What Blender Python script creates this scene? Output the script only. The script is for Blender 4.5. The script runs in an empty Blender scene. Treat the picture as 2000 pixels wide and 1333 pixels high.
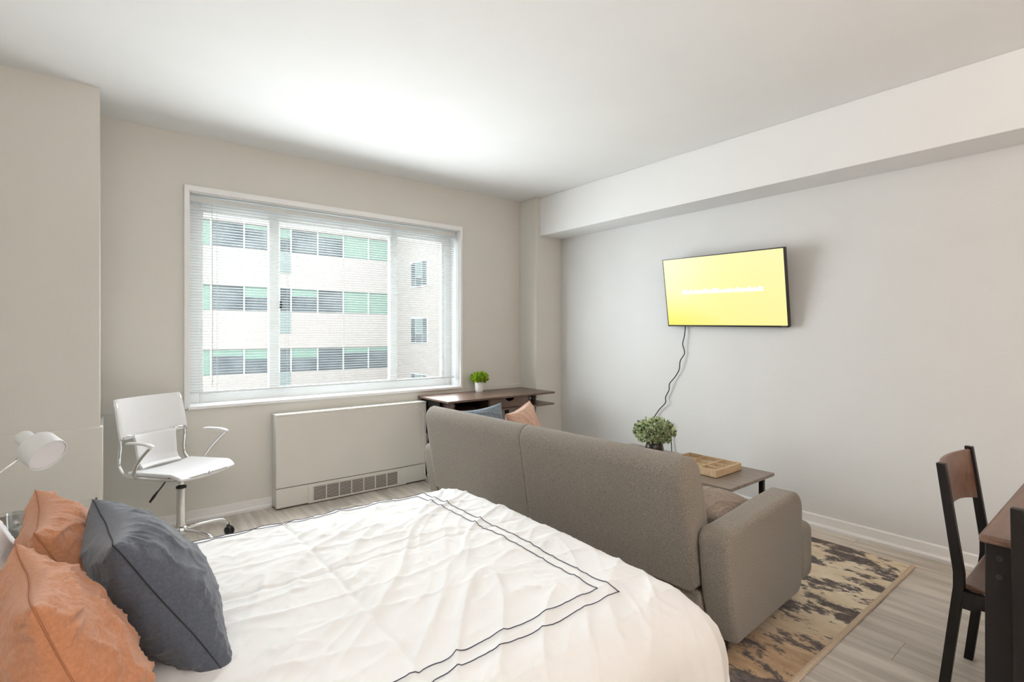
import bpy, bmesh, math, random
from mathutils import Vector, Matrix, noise
random.seed(7)
S = bpy.context.scene
COL = S.collection
PI = math.pi

# ------------------------------------------------------------------ camera, world, light, exposure
CAMH = 1.31
YAW = math.radians(38.45)
cd = bpy.data.cameras.new('camera'); cam = bpy.data.objects.new('camera', cd); COL.objects.link(cam)
cam.location = (0, 0, CAMH); cam.rotation_euler = (PI/2, 0, -YAW)
cd.sensor_width = 36.0; cd.lens = 995.0/2000.0*36.0; cd.shift_y = -15.5/2000.0
cd.clip_start = 0.02; cd.clip_end = 400
S.camera = cam
S.view_settings.view_transform = 'Standard'
try: S.view_settings.look = 'None'
except Exception: pass
S.view_settings.gamma = 1.0
S.view_settings.use_curve_mapping = False
S.view_settings.exposure = 0.07

SKY = 6.5
w = bpy.data.worlds.new('overcast_sky'); S.world = w; w.use_nodes = True
w.node_tree.nodes['Background'].inputs[0].default_value = (0.90, 0.96, 1.0, 1)
w.node_tree.nodes['Background'].inputs[1].default_value = SKY

def area(name, loc, target, size, power, color, sy=None, shape='RECTANGLE'):
    l = bpy.data.lights.new(name, 'AREA'); l.energy = power; l.color = color
    l.shape = shape; l.size = size; l.size_y = sy or size
    o = bpy.data.objects.new(name, l); COL.objects.link(o); o.location = loc
    o.rotation_euler = (Vector(target)-Vector(loc)).to_track_quat('-Z', 'Y').to_euler()
    return o
# portal that guides the daylight through the window opening
p = area('window_portal', (1.54, 4.36, 1.54), (1.54, 0, 1.54), 2.2, 1, (1, 1, 1), 1.5)
p.data.cycles.is_portal = True
# added area lamp inside the blind, stands in for window daylight
area('window_fill', (1.545, 4.112, 1.40), (1.545, 0.0, 1.15), 2.15, 56, (0.94, 0.985, 1.0), 1.15).data.spread = math.radians(165)
# lamps behind the camera
def globe(name, loc, power, color, r=0.16):
    l = bpy.data.lights.new(name, 'POINT'); l.energy = power; l.color = color; l.shadow_soft_size = r
    o = bpy.data.objects.new(name, l); COL.objects.link(o); o.location = loc; return o
area('ceiling_fill', (0.1, -1.4, 1.85), (0.1, -1.4, 3.0), 0.35, 128, (1.0, 0.985, 0.96), 0.35, 'DISK')  # added fill lamp, aimed up to brighten the ceiling
globe('pendant_kitchen', (2.42, -1.6, 2.1), 26, (1.0, 0.60, 0.32), 0.08)

# ------------------------------------------------------------------ materials
MATS = {}
def srgb(r, g, b):
    f = lambda c: (c/255/12.92) if c/255 <= 0.04045 else ((c/255+0.055)/1.055)**2.4
    return (f(r), f(g), f(b))
def mat(name, col, rough=0.6, var=0.06, scale=8.0, bump=0.0, bscale=120.0, metal=0.0, stretch=(1, 1, 1), spec=0.5,
        col2=None, detail=4.0, objrand=0.0, lo=0.3, hi=0.7, sheen=0.0, coat=0.0, transl=0.0):
    m = bpy.data.materials.new(name); m.use_nodes = True
    nt = m.node_tree; N = nt.nodes; L = nt.links
    b = N['Principled BSDF']
    b.inputs['Roughness'].default_value = rough; b.inputs['Metallic'].default_value = metal
    b.inputs['Specular IOR Level'].default_value = spec
    if sheen: b.inputs['Sheen Weight'].default_value = sheen
    if coat: b.inputs['Coat Weight'].default_value = coat
    tc = N.new('ShaderNodeTexCoord'); mp = N.new('ShaderNodeMapping'); mp.inputs['Scale'].default_value = stretch
    vec = tc.outputs['Object']
    if objrand:
        oi = N.new('ShaderNodeObjectInfo'); ad = N.new('ShaderNodeVectorMath'); ad.operation = 'ADD'
        cmb = N.new('ShaderNodeMath'); cmb.operation = 'MULTIPLY'; cmb.inputs[1].default_value = 37.0
        L.new(oi.outputs['Random'], cmb.inputs[0]); L.new(tc.outputs['Object'], ad.inputs[0]); L.new(cmb.outputs[0], ad.inputs[1])
        vec = ad.outputs[0]
    L.new(vec, mp.inputs['Vector'])
    nz = N.new('ShaderNodeTexNoise'); nz.inputs['Scale'].default_value = scale; nz.inputs['Detail'].default_value = detail
    L.new(mp.outputs[0], nz.inputs['Vector'])
    rp = N.new('ShaderNodeValToRGB')
    c2 = col2 or tuple(min(1, c*(1+var)) for c in col); c1 = col if col2 else tuple(c*(1-var) for c in col)
    rp.color_ramp.elements[0].position = lo; rp.color_ramp.elements[1].position = hi
    rp.color_ramp.elements[0].color = (*c1, 1); rp.color_ramp.elements[1].color = (*c2, 1)
    L.new(nz.outputs['Fac'], rp.inputs['Fac'])
    out = rp.outputs['Color']
    if objrand:
        hsv = N.new('ShaderNodeHueSaturation'); mr = N.new('ShaderNodeMapRange')
        mr.inputs[3].default_value = 1-objrand; mr.inputs[4].default_value = 1+objrand
        L.new(oi.outputs['Random'], mr.inputs[0]); L.new(mr.outputs[0], hsv.inputs['Value']); L.new(out, hsv.inputs['Color'])
        out = hsv.outputs['Color']
    L.new(out, b.inputs['Base Color'])
    if bump:
        n2 = N.new('ShaderNodeTexNoise'); n2.inputs['Scale'].default_value = bscale; n2.inputs['Detail'].default_value = 3
        L.new(mp.outputs[0], n2.inputs['Vector'])
        bp = N.new('ShaderNodeBump'); bp.inputs['Strength'].default_value = bump; bp.inputs['Distance'].default_value = 0.01
        L.new(n2.outputs['Fac'], bp.inputs['Height']); L.new(bp.outputs[0], b.inputs['Normal'])
    if transl:
        tr = N.new('ShaderNodeBsdfTranslucent'); mx = N.new('ShaderNodeMixShader'); mx.inputs[0].default_value = transl
        L.new(out, tr.inputs['Color']); L.new(b.outputs[0], mx.inputs[1]); L.new(tr.outputs[0], mx.inputs[2])
        L.new(mx.outputs[0], N['Material Output'].inputs['Surface'])
    MATS[name] = m
    return m

mat('wall_paint', (0.725, 0.712, 0.668), 0.75, 0.015, 3, 0.06, 60)
mat('wall_paint_lit', (0.725, 0.735, 0.735), 0.75, 0.015, 3, 0.08, 45)  # same paint as the other walls, stronger window light put into its colour
mat('ceiling_white', (0.83, 0.838, 0.84), 0.85, 0.01, 3, 0.03, 80)
mat('bounce_brown', (0.30, 0.20, 0.13), 0.6, 0.1, 5)  # unseen back wall's colour, set brown to warm and dim bounced light
mat('trim_white', (0.88, 0.88, 0.88), 0.45, 0.02, 6)
mat('window_white', (0.90, 0.91, 0.92), 0.35, 0.015, 6)
mat('slat_white', (0.85, 0.86, 0.85), 0.45, 0.02, 5, transl=0.25)
mat('unit_cream', (0.70, 0.68, 0.635), 0.45, 0.02, 4)
mat('unit_top', (0.75, 0.74, 0.70), 0.4, 0.02, 4)
mat('grille_dark', (0.10, 0.075, 0.06), 0.7, 0.2, 30)
mat('plank', srgb(168, 159, 148), 0.42, 0, 2.6, 0.05, 60, stretch=(9, 0.75, 1), col2=srgb(228, 220, 209), detail=9, objrand=0.07, lo=0.22, hi=0.78)
mat('subfloor', (0.10, 0.09, 0.08), 0.9)
mat('sofa_fabric', srgb(106, 98, 89), 0.95, 0, 240, 0.3, 420, col2=srgb(144, 135, 124), sheen=0.15, lo=.32, hi=.68, detail=6)
mat('bed_linen', (0.85, 0.855, 0.86), 0.85, 0.015, 4, 0.06, 300, sheen=0.1)
mat('mattress_cloth', (0.7, 0.69, 0.66), 0.9, 0.03, 12)
mat('stitch_dark', (0.06, 0.06, 0.09), 0.8, 0.1, 40)
mat('terracotta_cloth', srgb(166, 110, 77), 0.9, 0, 140, 0.14, 420, col2=srgb(182, 126, 92), sheen=0.15)
mat('terracotta_seam', srgb(150, 97, 66), 0.9, 0.05, 50)
mat('slate_cloth', srgb(66, 71, 82), 0.9, 0, 140, 0.16, 420, col2=srgb(80, 86, 98), sheen=0.2)
mat('slate_seam', srgb(36, 38, 44), 0.9, 0.05, 50)
mat('pink_cloth', srgb(196, 160, 142), 0.9, 0, 90, 0.14, 380, col2=srgb(214, 180, 162), sheen=0.15)
mat('blue_grey_cloth', srgb(98, 112, 124), 0.9, 0, 90, 0.14, 380, col2=srgb(120, 134, 146), sheen=0.15)
mat('taupe_cloth', srgb(120, 104, 92), 0.9, 0, 90, 0.14, 380, col2=srgb(138, 122, 108), sheen=0.15)
mat('white_leather', (0.76, 0.76, 0.77), 0.35, 0.01, 20, 0.05, 300)
mat('chrome', (0.80, 0.80, 0.80), 0.12, 0.02, 10, metal=1.0)
mat('black_plastic', (0.014, 0.014, 0.015), 0.45, 0.1, 30)
mat('black_metal', (0.010, 0.008, 0.0075), 0.45, 0.12, 30, spec=0.25)
mat('walnut', srgb(86, 66, 56), 0.32, 0, 3, 0.03, 80, stretch=(1.2, 14, 6), col2=srgb(116, 92, 80), detail=8)
mat('walnut_dark', srgb(54, 40, 36), 0.45, 0, 3, 0.03, 80, stretch=(1.2, 14, 6), col2=srgb(74, 56, 50), detail=8)
mat('oak_grey', srgb(112, 99, 88), 0.35, 0, 3, 0.03, 80, stretch=(14, 1.2, 6), col2=srgb(146, 132, 120), detail=8)
mat('mahogany', srgb(92, 66, 54), 0.36, 0, 3, 0.03, 80, stretch=(2, 14, 6), col2=srgb(124, 94, 79), detail=8)
mat('mahogany_edge', srgb(140, 94, 66), 0.5, 0.1, 20)
mat('pine', srgb(186, 160, 126), 0.6, 0, 4, 0.03, 80, stretch=(2, 14, 6), col2=srgb(208, 184, 150), detail=6)
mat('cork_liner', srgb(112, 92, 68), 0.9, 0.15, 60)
mat('pot_white', (0.82, 0.81, 0.80), 0.35, 0.02, 10)
mat('pot_bronze', (0.03, 0.024, 0.02), 0.3, 0.2, 20, metal=0.4)
mat('leaf_bright', srgb(104, 140, 14), 0.5, 0, 60, col2=srgb(178, 208, 62), transl=0.3, lo=.38, hi=.62)
mat('leaf_sage', srgb(92, 116, 78), 0.55, 0, 55, col2=srgb(222, 232, 190), transl=0.25, lo=.38, hi=.6)
mat('leaf_dark', srgb(40, 48, 34), 0.6, 0.2, 40)
mat('pebbles', srgb(38, 32, 24), 0.6, 0, 60, col2=srgb(104, 94, 74))
mat('lamp_white', (0.72, 0.73, 0.73), 0.4, 0.01, 10)
mat('diffuser', (0.80, 0.76, 0.77), 0.5, 0.01, 10)
mat('tv_black', (0.012, 0.010, 0.009), 0.3, 0.1, 20)
mat('rug_binding', srgb(200, 180, 156), 0.95, 0.08, 120, 0.2, 300)
mat('facade_panel', (0.275, 0.242, 0.228), 0.8, 0.03, 0.6)
mat('facade_white', (0.36, 0.36, 0.352), 0.7, 0.02, 1)
mat('pane_dark', srgb(66, 71, 76), 0.5, 0, 0.8, spec=0.05, col2=srgb(100, 104, 107))
mat('pane_green', srgb(106, 126, 116), 0.6, 0.05, 1.5, spec=0.05)
mat('pane_blind', srgb(112, 120, 120), 0.6, 0.05, 1.5, spec=0.05)
mat('bounce_white', (0.5, 0.5, 0.49), 0.8, 0.03, 1)  # pale tone of the added light-bouncing slab
mat('asphalt', (0.12, 0.12, 0.12), 0.9, 0.1, 1)

def glass_mat(name, tint, refl=0.06):
    m = bpy.data.materials.new(name); m.use_nodes = True; nt = m.node_tree; N = nt.nodes; L = nt.links
    N.remove(N['Principled BSDF'])
    tr = N.new('ShaderNodeBsdfTransparent'); tr.inputs[0].default_value = (*tint, 1)
    gl = N.new('ShaderNodeBsdfGlossy'); gl.inputs['Roughness'].default_value = 0.02
    nz = N.new('ShaderNodeTexNoise'); nz.inputs['Scale'].default_value = 2.0
    mr = N.new('ShaderNodeMapRange'); mr.inputs[3].default_value = refl*0.8; mr.inputs[4].default_value = refl*1.2
    L.new(nz.outputs['Fac'], mr.inputs[0])
    mx = N.new('ShaderNodeMixShader'); L.new(mr.outputs[0], mx.inputs[0])
    L.new(tr.outputs[0], mx.inputs[1]); L.new(gl.outputs[0], mx.inputs[2]); L.new(mx.outputs[0], N['Material Output'].inputs['Surface'])
    MATS[name] = m
glass_mat('window_glass', (0.96, 0.98, 0.97), 0.015)
glass_mat('tumbler_glass', (0.88, 0.91, 0.91), 0.16)

def screen_mat():
    m = bpy.data.materials.new('tv_screen'); m.use_nodes = True; nt = m.node_tree; N = nt.nodes; L = nt.links
    b = N['Principled BSDF']; b.inputs['Base Color'].default_value = (0.02, 0.02, 0.02, 1); b.inputs['Roughness'].default_value = 0.25
    tc = N.new('ShaderNodeTexCoord'); sp = N.new('ShaderNodeSeparateXYZ'); L.new(tc.outputs['Generated'], sp.inputs[0])
    ad = N.new('ShaderNodeMath'); ad.operation = 'ADD'; iy = N.new('ShaderNodeMath'); iy.operation = 'SUBTRACT'; iy.inputs[0].default_value = 1.0; L.new(sp.outputs['Y'], iy.inputs[1]); L.new(iy.outputs[0], ad.inputs[0])
    inv = N.new('ShaderNodeMath'); inv.operation = 'SUBTRACT'; inv.inputs[0].default_value = 1.0; L.new(sp.outputs['Z'], inv.inputs[1])
    L.new(inv.outputs[0], ad.inputs[1])
    rp = N.new('ShaderNodeValToRGB')
    e = rp.color_ramp.elements; e[0].position = 0.0; e[0].color = (*srgb(255, 244, 178), 1); e[1].position = 1.0; e[1].color = (*srgb(252, 232, 74), 1)
    e.new(0.70).color = (*srgb(254, 242, 150), 1)
    hf = N.new('ShaderNodeMath'); hf.operation = 'MULTIPLY'; hf.inputs[1].default_value = 0.5; L.new(ad.outputs[0], hf.inputs[0])
    L.new(hf.outputs[0], rp.inputs['Fac']); L.new(rp.outputs['Color'], b.inputs['Emission Color']); b.inputs['Emission Strength'].default_value = 0.98
    MATS['tv_screen'] = m
    m2 = bpy.data.materials.new('tv_text'); m2.use_nodes = True; b = m2.node_tree.nodes['Principled BSDF']
    b.inputs['Base Color'].default_value = (0.02, 0.02, 0.02, 1)
    b.inputs['Emission Color'].default_value = (1, 1, 1, 1); b.inputs['Emission Strength'].default_value = 1.05
    MATS['tv_text'] = m2
screen_mat()

def rug_mat():
    m = bpy.data.materials.new('rug_pile'); m.use_nodes = True; nt = m.node_tree; N = nt.nodes; L = nt.links
    b = N['Principled BSDF']; b.inputs['Roughness'].default_value = 0.95; b.inputs['Sheen Weight'].default_value = 0.2
    tc = N.new('ShaderNodeTexCoord')
    def nz(scale, st, detail=6, dist=0.0, rough=0.6, off=(0, 0, 0)):
        mp = N.new('ShaderNodeMapping'); mp.inputs['Scale'].default_value = st; mp.inputs['Location'].default_value = off
        L.new(tc.outputs['Object'], mp.inputs[0])
        n = N.new('ShaderNodeTexNoise'); n.inputs['Scale'].default_value = scale; n.inputs['Detail'].default_value = detail
        n.inputs['Distortion'].default_value = dist; n.inputs['Roughness'].default_value = rough
        L.new(mp.outputs[0], n.inputs['Vector']); return n.outputs['Fac']
    def ramp(fac, stops):
        r = N.new('ShaderNodeValToRGB'); r.color_ramp.elements[0].position = stops[0][0]; r.color_ramp.elements[0].color = (*stops[0][1], 1)
        r.color_ramp.elements[1].position = stops[-1][0]; r.color_ramp.elements[1].color = (*stops[-1][1], 1)
        for p_, c_ in stops[1:-1]: r.color_ramp.elements.new(p_).color = (*c_, 1)
        L.new(fac, r.inputs['Fac']); return r.outputs['Color']
    def mix(f, a, c):
        x = N.new('ShaderNodeMix'); x.data_type = 'RGBA'; L.new(f, x.inputs[0]); L.new(a, x.inputs[6]); L.new(c, x.inputs[7]); return x.outputs[2]
    cream = ramp(nz(6, (1.6, 1, 1)), [(0.3, srgb(208, 188, 156)), (0.55, srgb(226, 210, 182)), (0.75, srgb(238, 228, 208))])
    rust = ramp(nz(9, (3, 1, 1)), [(0.3, srgb(140, 102, 66)), (0.7, srgb(194, 156, 114))])
    dark = ramp(nz(30, (2, 1, 1)), [(0.35, srgb(52, 40, 38)), (0.65, srgb(104, 88, 82))])
    k0 = ramp(nz(1.9, (1.0, 0.8, 1), 4, 0.4, off=(0.35, 0.2, 0)), [(0.50, (0, 0, 0)), (0.58, (1, 1, 1))])
    # rust towards the sofa side (-X of the rug)
    sx = N.new('ShaderNodeSeparateXYZ'); L.new(tc.outputs['Object'], sx.inputs[0])
    mr = N.new('ShaderNodeMapRange'); mr.inputs[1].default_value = 0.0; mr.inputs[2].default_value = -0.45; L.new(sx.outputs['X'], mr.inputs[0])
    mm = N.new('ShaderNodeMath'); mm.operation = 'MULTIPLY'; L.new(mr.outputs[0], mm.inputs[0]); mm.inputs[1].default_value = 0.85
    c = mix(mm.outputs[0], cream, rust)
    k1 = ramp(nz(2.9, (1.9, 1.0, 1), 12, 0.15, 0.72, (0.6, 1.7, 0)), [(0.495, (0, 0, 0)), (0.53, (1, 1, 1))])
    c = mix(k1, c, dark)
    k2 = ramp(nz(46, (2.2, 1, 1), 3, 0), [(0.70, (0, 0, 0)), (0.74, (1, 1, 1))])
    c = mix(k2, c, dark)
    L.new(c, b.inputs['Base Color'])
    bp = N.new('ShaderNodeBump'); bp.inputs['Strength'].default_value = 0.4; bp.inputs['Distance'].default_value = 0.004
    L.new(nz(260, (1, 1, 1), 2), bp.inputs['Height']); L.new(bp.outputs[0], b.inputs['Normal'])
    MATS['rug_pile'] = m
rug_mat()

# ------------------------------------------------------------------ helpers
def catmull(pts, n=6):
    P = [Vector(q) for q in pts]
    if len(P) < 3: return P
    out = []
    for i in range(len(P)-1):
        p0 = P[i-1] if i else P[0]*2-P[1]; p1 = P[i]; p2 = P[i+1]; p3 = P[i+2] if i+2 < len(P) else P[-1]*2-P[-2]
        for k in range(n):
            t = k/n
            out.append(0.5*((2*p1)+(p2-p0)*t+(2*p0-5*p1+4*p2-p3)*t*t+(3*p1-p0-3*p2+p3)*t**3))
    out.append(P[-1]); return out

class MB:
    def __init__(self): self.v = []; self.f = []
    def add(self, vs, fs):
        k = len(self.v); self.v += [tuple(q) for q in vs]; self.f += [tuple(i+k for i in f) for f in fs]; return self
    def box(self, x0, x1, y0, y1, z0, z1, M=None):
        vs = [Vector((x, y, z)) for z in (z0, z1) for y in (y0, y1) for x in (x0, x1)]
        if M: vs = [M @ q for q in vs]
        return self.add(vs, [(0, 2, 3, 1), (4, 5, 7, 6), (0, 1, 5, 4), (2, 6, 7, 3), (0, 4, 6, 2), (1, 3, 7, 5)])
    def prism(self, poly, a0, a1, axis='y'):
        n = len(poly)
        def pt(q, a):
            return {'y': (q[0], a, q[1]), 'x': (a, q[0], q[1]), 'z': (q[0], q[1], a)}[axis]
        vs = [pt(q, a0) for q in poly]+[pt(q, a1) for q in poly]
        fs = [tuple(range(n)), tuple(range(2*n-1, n-1, -1))]+[(i, i+n, (i+1) % n+n, (i+1) % n) for i in range(n)]
        return self.add(vs, fs)
    def tube(self, pts, r, n=8, flat=None):
        P = [Vector(q) for q in pts]; rr = r if isinstance(r, (list, tuple)) else [r]*len(P)
        t = (P[1]-P[0]).normalized(); up = Vector((0, 0, 1)) if abs(t.z) < 0.9 else Vector((1, 0, 0))
        a = t.cross(up).normalized(); k = len(self.v); vs = []; fs = []
        for i, q in enumerate(P):
            t = (P[min(i+1, len(P)-1)]-P[max(i-1, 0)]).normalized()
            a = (a-t*a.dot(t)); a = a.normalized() if a.length > 1e-6 else t.orthogonal().normalized()
            b = t.cross(a)
            for j in range(n):
                an = 2*PI*j/n+(PI/4 if n == 4 else 0); vs.append(q+a*math.cos(an)*rr[i]+b*math.sin(an)*rr[i]*(flat or 1))
        m = len(P)
        for i in range(m-1):
            for j in range(n): fs.append((i*n+j, i*n+(j+1) % n, (i+1)*n+(j+1) % n, (i+1)*n+j))
        fs.append(tuple(range(n-1, -1, -1))); fs.append(tuple((m-1)*n+j for j in range(n)))
        return self.add(vs, fs)
    def lathe(self, prof, n=24, M=None, cap=True):
        vs = []; fs = []
        for (r, z) in prof:
            for j in range(n): vs.append(Vector((r*math.cos(2*PI*j/n), r*math.sin(2*PI*j/n), z)))
        m = len(prof)
        for i in range(m-1):
            for j in range(n): fs.append((i*n+j, i*n+(j+1) % n, (i+1)*n+(j+1) % n, (i+1)*n+j))
        if cap: fs.append(tuple(range(n-1, -1, -1))); fs.append(tuple((m-1)*n+j for j in range(n)))
        if M: vs = [M @ q for q in vs]
        return self.add(vs, fs)
    def grid(self, fn, nu, nv, closed=False):
        vs = [fn(i/(nu-1), j/(nv-1)) for i in range(nu) for j in range(nv)]
        fs = [(i*nv+j, (i+1)*nv+j, (i+1)*nv+j+1, i*nv+j+1) for i in range(nu-1) for j in range(nv-1)]
        return self.add(vs, fs)
    def mesh(self, name, m, smooth=False, o=(0, 0, 0), recalc=True):
        me = bpy.data.meshes.new(name)
        me.from_pydata([(v[0]-o[0], v[1]-o[1], v[2]-o[2]) for v in self.v], [], self.f); me.update()
        if recalc:
            b = bmesh.new(); b.from_mesh(me); bmesh.ops.recalc_face_normals(b, faces=b.faces); b.to_mesh(me); b.free()
        me.materials.append(MATS[m])
        if smooth:
            for q in me.polygons: q.use_smooth = True
        return me
    def build(self, name, m, parent=None, smooth=False, bevel=0, seg=2, loc=None, world=True, angle=35, recalc=True):
        """verts given in world space (world=True: shifted to the root / loc) or in the parent's local space"""
        o = (0, 0, 0)
        if loc: o = loc
        elif parent is not None and world: o = tuple(absloc(parent))
        ob = bpy.data.objects.new(name, self.mesh(name, m, smooth, o, recalc)); COL.objects.link(ob)
        if parent is not None: ob.parent = parent
        elif loc: ob.location = loc
        if bevel:
            bv = ob.modifiers.new('bevel', 'BEVEL'); bv.width = bevel; bv.segments = seg; bv.limit_method = 'ANGLE'; bv.angle_limit = math.radians(angle)
            bv.harden_normals = False
            for q in ob.data.polygons: q.use_smooth = True
            try: ob.data.set_sharp_from_angle(angle=math.radians(60))
            except Exception: pass
        return ob
def absloc(o):
    l = Vector(o.location)
    while o.parent is not None: o = o.parent; l = l+Vector(o.location)
    return l
def tag(o, label=None, cat=None, group=None, kind=None):
    if label: o['label'] = label
    if cat: o['category'] = cat
    if group: o['group'] = group
    if kind: o['kind'] = kind
    return o
def thing(name, loc, label, cat, rz=0, group=None):
    o = bpy.data.objects.new(name, None); COL.objects.link(o); o.location = loc; o.rotation_euler = (0, 0, rz); o.empty_display_size = 0.1
    return tag(o, label, cat, group)
def smooth_by_angle(o, deg=40):
    for q in o.data.polygons: q.use_smooth = True
    try: o.data.set_sharp_from_angle(angle=math.radians(deg))
    except Exception: pass
    return o
def link_mesh(name, me, parent, loc=(0, 0, 0), rot=(0, 0, 0)):
    ob = bpy.data.objects.new(name, me); COL.objects.link(ob); ob.parent = parent; ob.location = loc; ob.rotation_euler = rot; return ob
def fbm(x, y, z=0.0, oct=3):
    a = 0; k = 1
    for _ in range(oct): a += k*noise.noise((x, y, z)); x *= 2.03; y *= 2.03; k *= 0.5
    return a

# ------------------------------------------------------------------ room shell
WY = 4.145      # window wall
TX = 3.756      # television wall
CZ = 2.684
XL = -1.0; YB = -2.8
OX0, OX1, OZ0, OZ1 = 0.44, 2.645, 0.80, 2.292   # window opening
m = MB(); m.box(XL-.2, TX+.2, YB-.2, WY+.26, -0.20, -0.006)
fl = m.build('floor', 'subfloor', loc=(1.4, .7, 0)); tag(fl, 'grey wood-look plank floor', kind='structure')
PW, PL = 0.182, 1.22
pm = MB(); pm.box(-PW/2+.0007, PW/2-.0007, -PL/2+.0007, PL/2-.0007, -0.006, 0)
pme = None
xs = XL; r = 0
while xs < TX:
    x1 = min(xs+PW, TX); y = YB-(r*0.43 % 1)*PL
    while y < WY:
        y0 = max(y, YB); y1 = min(y+PL, WY)
        if y1-y0 > 0.02:
            full = (y1-y0 > PL-1e-4 and x1-xs > PW-1e-4)
            if full:
                if pme is None: pme = pm.mesh('plank', 'plank')
                me = pme
            else:
                q = MB(); q.box(-(x1-xs)/2+.0007, (x1-xs)/2-.0007, -(y1-y0)/2+.0007, (y1-y0)/2-.0007, -0.006, 0); me = q.mesh('plank', 'plank')
            link_mesh('plank', me, fl, ((xs+x1)/2-1.4, (y0+y1)/2-.7, 0))
        y += PL
    xs += PW; r += 1
m = MB(); m.box(XL-.2, TX+.2, YB-.2, WY+.26, CZ, CZ+.25); tag(m.build('ceiling', 'ceiling_white', loc=(1.4, .7, CZ)), 'smooth white ceiling', kind='structure')
# window wall with opening
m = MB()
def wall_with_hole(y0, y1):
    m.box(XL-.2, OX0, y0, y1, 0, CZ); m.box(OX1, TX+.2, y0, y1, 0, CZ); m.box(OX0, OX1, y0, y1, 0, OZ0); m.box(OX0, OX1, y0, y1, OZ1, CZ)
wall_with_hole(WY, WY+.26)
ww = tag(m.build('wall_window', 'wall_paint', loc=(1.4, WY, 0)), 'greige wall around the wide window', kind='structure')
m = MB(); m.box(-0.036, 3.40, WY-.014, WY+.001, 0, .783); m.build('lower_wall_panel', 'wall_paint', ww, bevel=.004)
m = MB(); m.box(TX, TX+.2, YB-.2, WY+.26, 0, CZ); tag(m.build('wall_right', 'wall_paint_lit', loc=(TX, .7, 0)), 'greige wall in a window-lit tone behind the television', kind='structure')
m = MB(); m.box(XL-.2, XL, YB-.2, WY+.26, 0, CZ); tag(m.build('wall_left', 'wall_paint', loc=(XL, .7, 0)), kind='structure')
m = MB(); m.box(XL-.2, TX+.2, YB-.2, YB, 0, CZ); tag(m.build('wall_back', 'bounce_brown', loc=(1.4, YB, 0)), kind='structure')
# left column with a thicker lower casing
m = MB(); m.box(XL, -0.034, 3.672, WY, 0, CZ); lc = tag(m.build('wall_left_column', 'wall_paint', loc=(-.5, 3.9, 0)), 'greige column left of the window', kind='structure')
m = MB(); m.box(XL, -0.020, 3.655, WY, 0, .785); lk = m.build('lower_casing', 'wall_paint', lc, bevel=.004)
m = MB(); m.box(-.62, -.045, 3.651, 3.656, .385, .393); m.box(-.62, -.045, 3.651, 3.656, .08, .088); m.box(-.053, -.045, 3.651, 3.656, .08, .393)
for k in range(6): m.box(-.61, -.055, 3.652, 3.656, .36-.05*k-.003, .36-.05*k+.003)
m.build('grille_frame', 'unit_cream', lk)
# right pillar and beam
m = MB(); m.box(3.395, TX, 3.885, WY, 0, CZ); tag(m.build('wall_right_pillar', 'wall_paint', loc=(3.57, 4.0, 0), bevel=.006), 'greige corner pillar beside the desk', kind='structure')
m = MB(); m.box(3.448, TX, YB, 3.885, 2.298, CZ); tag(m.build('ceiling_beam', 'ceiling_white', loc=(3.6, .7, 2.298), bevel=.004), 'white boxed beam along the ceiling edge', kind='structure')
# baseboards
def baseboard(name, pts0, pts1, axis):
    m = MB()
    if axis == 'x':   # runs along x on wall y=WY
        m.prism([(WY, 0), (WY-.026, 0), (WY-.028, .018), (WY-.022, .026), (WY-.016, .028), (WY-.016, .078), (WY-.010, .084), (WY, .084)], pts0, pts1, 'x')
    else:
        pr = [(TX, 0), (TX-.026, 0), (TX-.028, .018), (TX-.020, .028), (TX-.014, .030), (TX-.014, .080), (TX-.008, .086), (TX, .086)]
        m.prism(pr, pts0, pts1, 'y')
    return m.build(name, 'trim_white')
o = baseboard('baseboard_window', -0.02, 0.97, 'x'); tag(o, 'cream baseboard under the window', kind='structure')
o = baseboard('baseboard_right', YB, 3.885, 'y'); tag(o, 'white baseboard along the television wall', kind='structure')

# ------------------------------------------------------------------ window
WB = 4.285      # frame plane
win = thing('window_1', (1.54, WY, OZ0), 'wide white sliding window in three lights', None); win['kind'] = 'structure'
m = MB()   # casing standing slightly proud of the wall
for (a, b_, c, d_) in ((.412, OX0, .787, 2.33), (OX1, 2.668, .787, 2.33), (OX0, OX1, OZ1, 2.33), (OX0, OX1, .787, OZ0)):
    m.box(a, b_, WY-.022, WY+.002, c, d_)
m.build('casing', 'window_white', win)
m = MB()
m.box(OX0, OX0+.006, WY, WB+.05, OZ0, OZ1); m.box(OX1-.006, OX1, WY, WB+.05, OZ0, OZ1); m.box(OX0, OX1, WY, WB+.05, OZ1-.006, OZ1)
m.build('reveal', 'window_white', win)
m = MB(); m.box(OX0-.01, OX1+.01, WY-.034, WB+.05, OZ0-.02, OZ0+.004); m.build('sill', 'window_white', win, bevel=.004)
def bar(x0, x1, z0, z1, y0=WB, y1=WB+.05, nm='frame_bar', bev=.004):
    q = MB(); q.box(x0, x1, y0, y1, z0, z1); return q.build(nm, 'window_white', win, bevel=bev)
bar(OX0, .52, OZ0, OZ1, nm='jamb'); bar(2.57, OX1, OZ0, OZ1, nm='jamb')
bar(.52, 2.57, OZ0, .868, nm='bottom_rail'); bar(.52, 2.57, 2.205, OZ1, nm='top_rail')
bar(.52, .545, .868, 2.205, WB+.012, nm='sash_stile'); bar(.985, 1.058, .868, 2.205, WB-.006, nm='mullion')
bar(1.995, 2.065, .868, 2.205, WB-.006, nm='mullion'); bar(2.538, 2.57, .868, 2.205, WB+.012, nm='sash_stile')
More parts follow.
